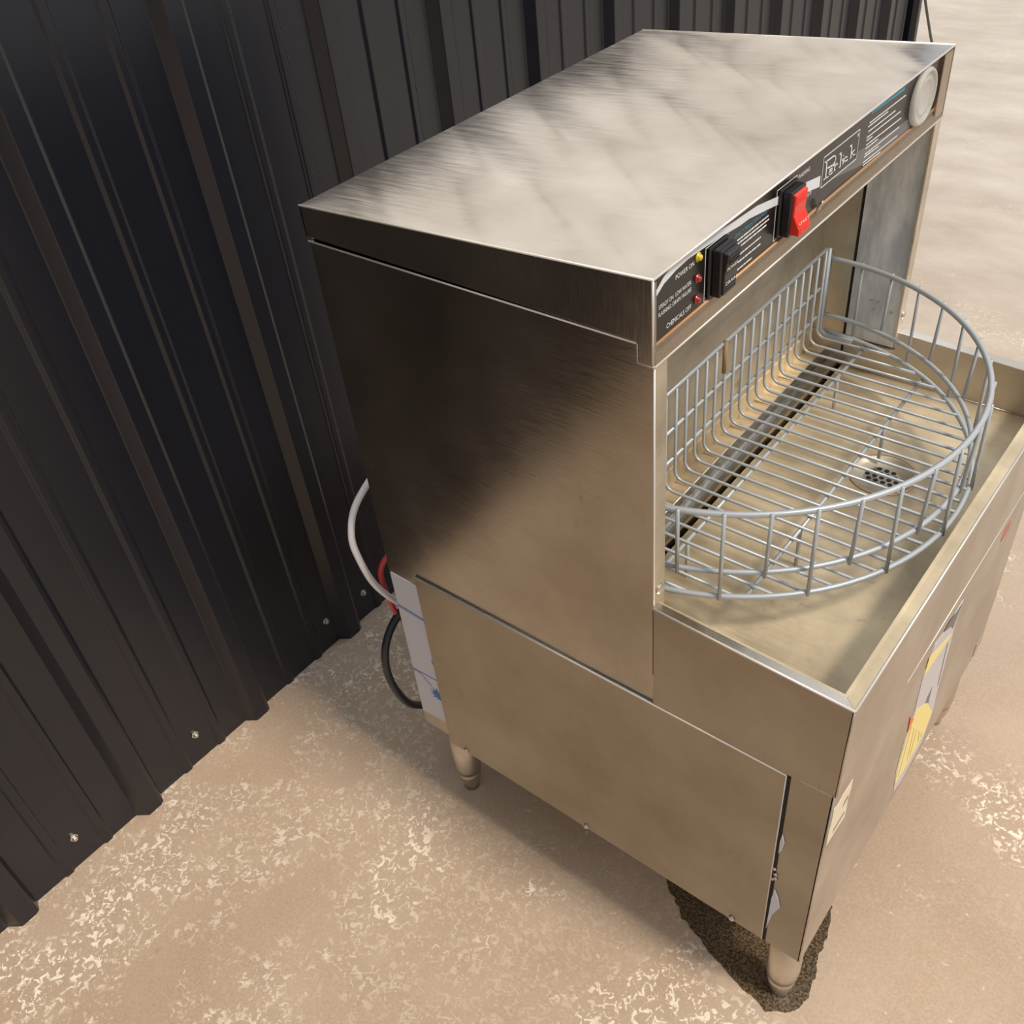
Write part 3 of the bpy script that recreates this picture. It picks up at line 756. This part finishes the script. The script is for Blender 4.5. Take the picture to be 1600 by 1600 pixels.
for (z, mt) in ((.9943, M_AMB), (.9752, M_REDL), (.9558, M_REDL)):
    bm = B(); lathe(bm, [(.0042, 0), (.0042, .0010), (.0030, .0014), (.0030, .0022), (.0022, .0036), (.0008, .0042)], (XL, .0895, z-.001), 'x', 20)
    obj('indicator_lamp', bm, mt, gw, True, label='small '+('yellow' if mt is M_AMB else 'red')+' indicator lamp')
# clear plastic disc near the far end of the panel
bm = B()
prof_ = [(.0310, 0), (.0310, .0035), (.0290, .0060), (.0265, .0062), (.0250, .0042), (.0205, .0036), (.0190, .0052), (.0170, .0040), (.0080, .0034), (.0010, .0034)]
lathe(bm, prof_, (XL+.0004, .5660, .9742), 'x', 56)
obj('clear_plastic_disc', bm, M_CLEAR, gw, True)
FACE = False
bm = B(); tube(bm, [(.4000, .006, .9553), (.4000, .585, .9553)], .0017, 8); obj('rust_line', bm, M_RUSTL, gw, True, label='orange-brown stained bead under the label')
# plastic hook/knob on the lip
bm = B(); tube(bm, spline([(.4010, .2920, .9520), (.4040, .2920, .9600), (.4055, .2930, .9630), (.4040, .2965, .9620), (.4015, .2970, .9520)], 6), .0011, 8)
obj('clip', bm, M_SCREW, gw, True)

# hoses at the back ----------------------------------------------------
def hose(name, pts, r, mat, lab):
    bm = B(); tube(bm, spline(pts, 10), r, 10); obj(name, bm, mat, gw, True, label=lab)
hose('drain_hose', [(.001, .09, .655), (-.035, .065, .625), (-.058, .022, .575), (-.062, .003, .530), (-.060, .004, .485), (-.057, .018, .425), (-.050, .050, .365), (-.03, .085, .340), (.002, .12, .335)], .0048, M_HOSEW, 'white hose bulging out behind the washer')
hose('water_hose', [(.001, .10, .50), (-.04, .055, .478), (-.060, .036, .445), (-.060, .033, .405), (-.058, .046, .335), (-.045, .080, .270), (.001, .12, .24)], .0040, M_HOSER, 'thin red hose')
hose('power_cord', [(.001, .09, .38), (-.040, .062, .365), (-.058, .040, .342), (-.062, .013, .308), (-.062, .002, .260), (-.060, .008, .205), (-.058, .030, .150), (-.045, .075, .118), (-.02, .12, .115), (.004, .14, .19)], .0060, M_HOSEB, 'thick black hose')
setparent(gw)

# ------------------------------------------------------------------ glass rack
rk = thing('glass_rack', 'grey half-round wire glass rack lying in the washer basin', 'wire rack', (.40, .305, .6))
CX, CY = .314, .305
def arc(R, z, a0, a1, n=56, cxo=0):
    return [(CX+cxo+R*math.cos(math.radians(a0+(a1-a0)*k/n)), CY+R*math.sin(math.radians(a0+(a1-a0)*k/n)), z) for k in range(n+1)]
XB = .3075; ZB = .6485
rings_ = (('top_rail', .2725, .757, 0.0034), ('middle_rail', .2685, .6785, .0030), ('bottom_rail', .2745, .6500, .0032))
for nm, R, z, r in rings_:
    bm = B(); p = arc(R, z, -88, 88)
    p = [(XB, p[0][1], z)] + p + [(XB, p[-1][1], z)]
    tube(bm, p, r, 10); obj(nm, bm, M_WIRE, rk, True)
for k in range(20):
    a = -80.13+k*9.03
    ca, sa = math.cos(math.radians(a)), math.sin(math.radians(a))
    lo = (CX+.2770*ca, CY+.2770*sa, .6480) if k % 2 == 0 else (CX+.2715*ca, CY+.2715*sa, .6740)
    hi = (CX+.2755*ca, CY+.2755*sa, .7595)
    bm = B(); tube(bm, [lo, hi], .0021, 8); obj('upright', bm, M_WIRE, rk, True)
# J-shaped wires: up the back and forward over the floor
for k in range(-12, 13):
    y = CY+k*.0213+.0005
    dy = y-CY; xe = CX+math.sqrt(max(0, .2735**2-dy*dy))
    pts = [(XB, y, .7735), (XB, y, .6620)]
    for q in range(1, 6):
        a = q/6*PI/2; pts.append((XB+.0125*(1-math.cos(a)), y, .6495+.0125*(1-math.sin(a))))
    pts.append((XB+.0125, y, .6495)); pts.append((xe, y, .6495 if k % 2 else .6510))
    bm = B(); tube(bm, pts, .00185, 8); obj('floor_wire', bm, M_WIRE, rk, True)
for nm, z, r in (('back_rail', .7735, .0026), ('back_rail', .7210, .0022), ('back_rail', .6790, .0022)):
    bm = B()
    tube(bm, [(XB-.0025, CY-.268, z), (XB-.0025, CY+.262, z)], r, 8)
    obj(nm, bm, M_WIRE, rk, True)
bm = B(); tube(bm, [(XB, CY+.266, .7735), (XB, CY+.266, .662)] + [(XB+.0125*(1-math.cos(q/6*PI/2)), CY+.266, .6495+.0125*(1-math.sin(q/6*PI/2))) for q in range(1, 7)] + [(CX+.040, CY+.266, .6500)], .0030, 8)
obj('end_post', bm, M_WIRE, rk, True)
bm = B(); tube(bm, [(XB, CY-.266, .7735), (XB, CY-.266, .662)] + [(XB+.0125*(1-math.cos(q/6*PI/2)), CY-.266, .6495+.0125*(1-math.sin(q/6*PI/2))) for q in range(1, 7)] + [(CX+.040, CY-.266, .6500)], .0030, 8)
obj('end_post', bm, M_WIRE, rk, True)
for x in (.372, .463):
    hw = math.sqrt(.2735**2-(x-CX)**2)
    bm = B(); tube(bm, [(x, CY-hw, .6462), (x, CY+hw, .6462)], .0024, 8); obj('cross_bar', bm, M_WIRE, rk, True)
bm = B(); tube(bm, [(XB, .3035, .7765), (XB, .3035, .735)], .0027, 8); obj('rusty_hook', bm, M_RUST, rk, True, label='rust-stained worn wire end')
# feet resting on the basin floor
for (x, y) in ((.372, .12), (.372, .49), (.463, .20), (.463, .42)):
    bm = B(); tube(bm, [(x, y, .6465), (x, y, ZF+.0002)], .0024, 8); obj('foot', bm, M_WIRE, rk, True)
setparent(rk)

# ------------------------------------------------------------------ loose things
outline = [(.371, .090), (.385, .070), (.405, .062), (.427, .044), (.452, .036), (.485, .022), (.520, .012), (.545, .004), (.563, .004), (.580, -.002), (.596, .006), (.612, .020), (.618, .040), (.616, .066), (.612, .085), (.604, .105), (.606, .128), (.598, .150), (.590, .180), (.560, .22), (.50, .25), (.43, .23), (.385, .17)]
pts = []
for i in range(len(outline)):
    a = Vector(outline[i]); b = Vector(outline[(i+1) % len(outline)])
    for k in range(8):
        p = a.lerp(b, k/8); q = noise.noise(Vector((p.x*90, p.y*90, 1)))*.004+noise.noise(Vector((p.x*300, p.y*300, 5)))*.0018
        c = (p-Vector((.50, .12))).normalized(); pts.append(tuple(p+c*q))
bm = B(); prism(bm, pts, 2, 0.0, .0008)
pd = obj('water_puddle', bm, M_WET)
pd['label'] = 'dark wet patch on the concrete around the front leg of the washer'; pd['category'] = 'puddle'
bm = B(); tube(bm, spline([(-.372, 2.70, .62), (-.385, 2.79, .50), (-.385, 2.90, .36), (-.38, 2.985, .24), (-.38, 3.00, .12), (-.37, 3.0, .02), (-.36, 2.9, .008), (-.37, 2.75, .008)], 10), .0045, 8)
cb = obj('cable', bm, M_CABLE, None, True)
cb['label'] = 'thin grey cable hanging in a curve from the end of the ribbed wall'; cb['category'] = 'cable'
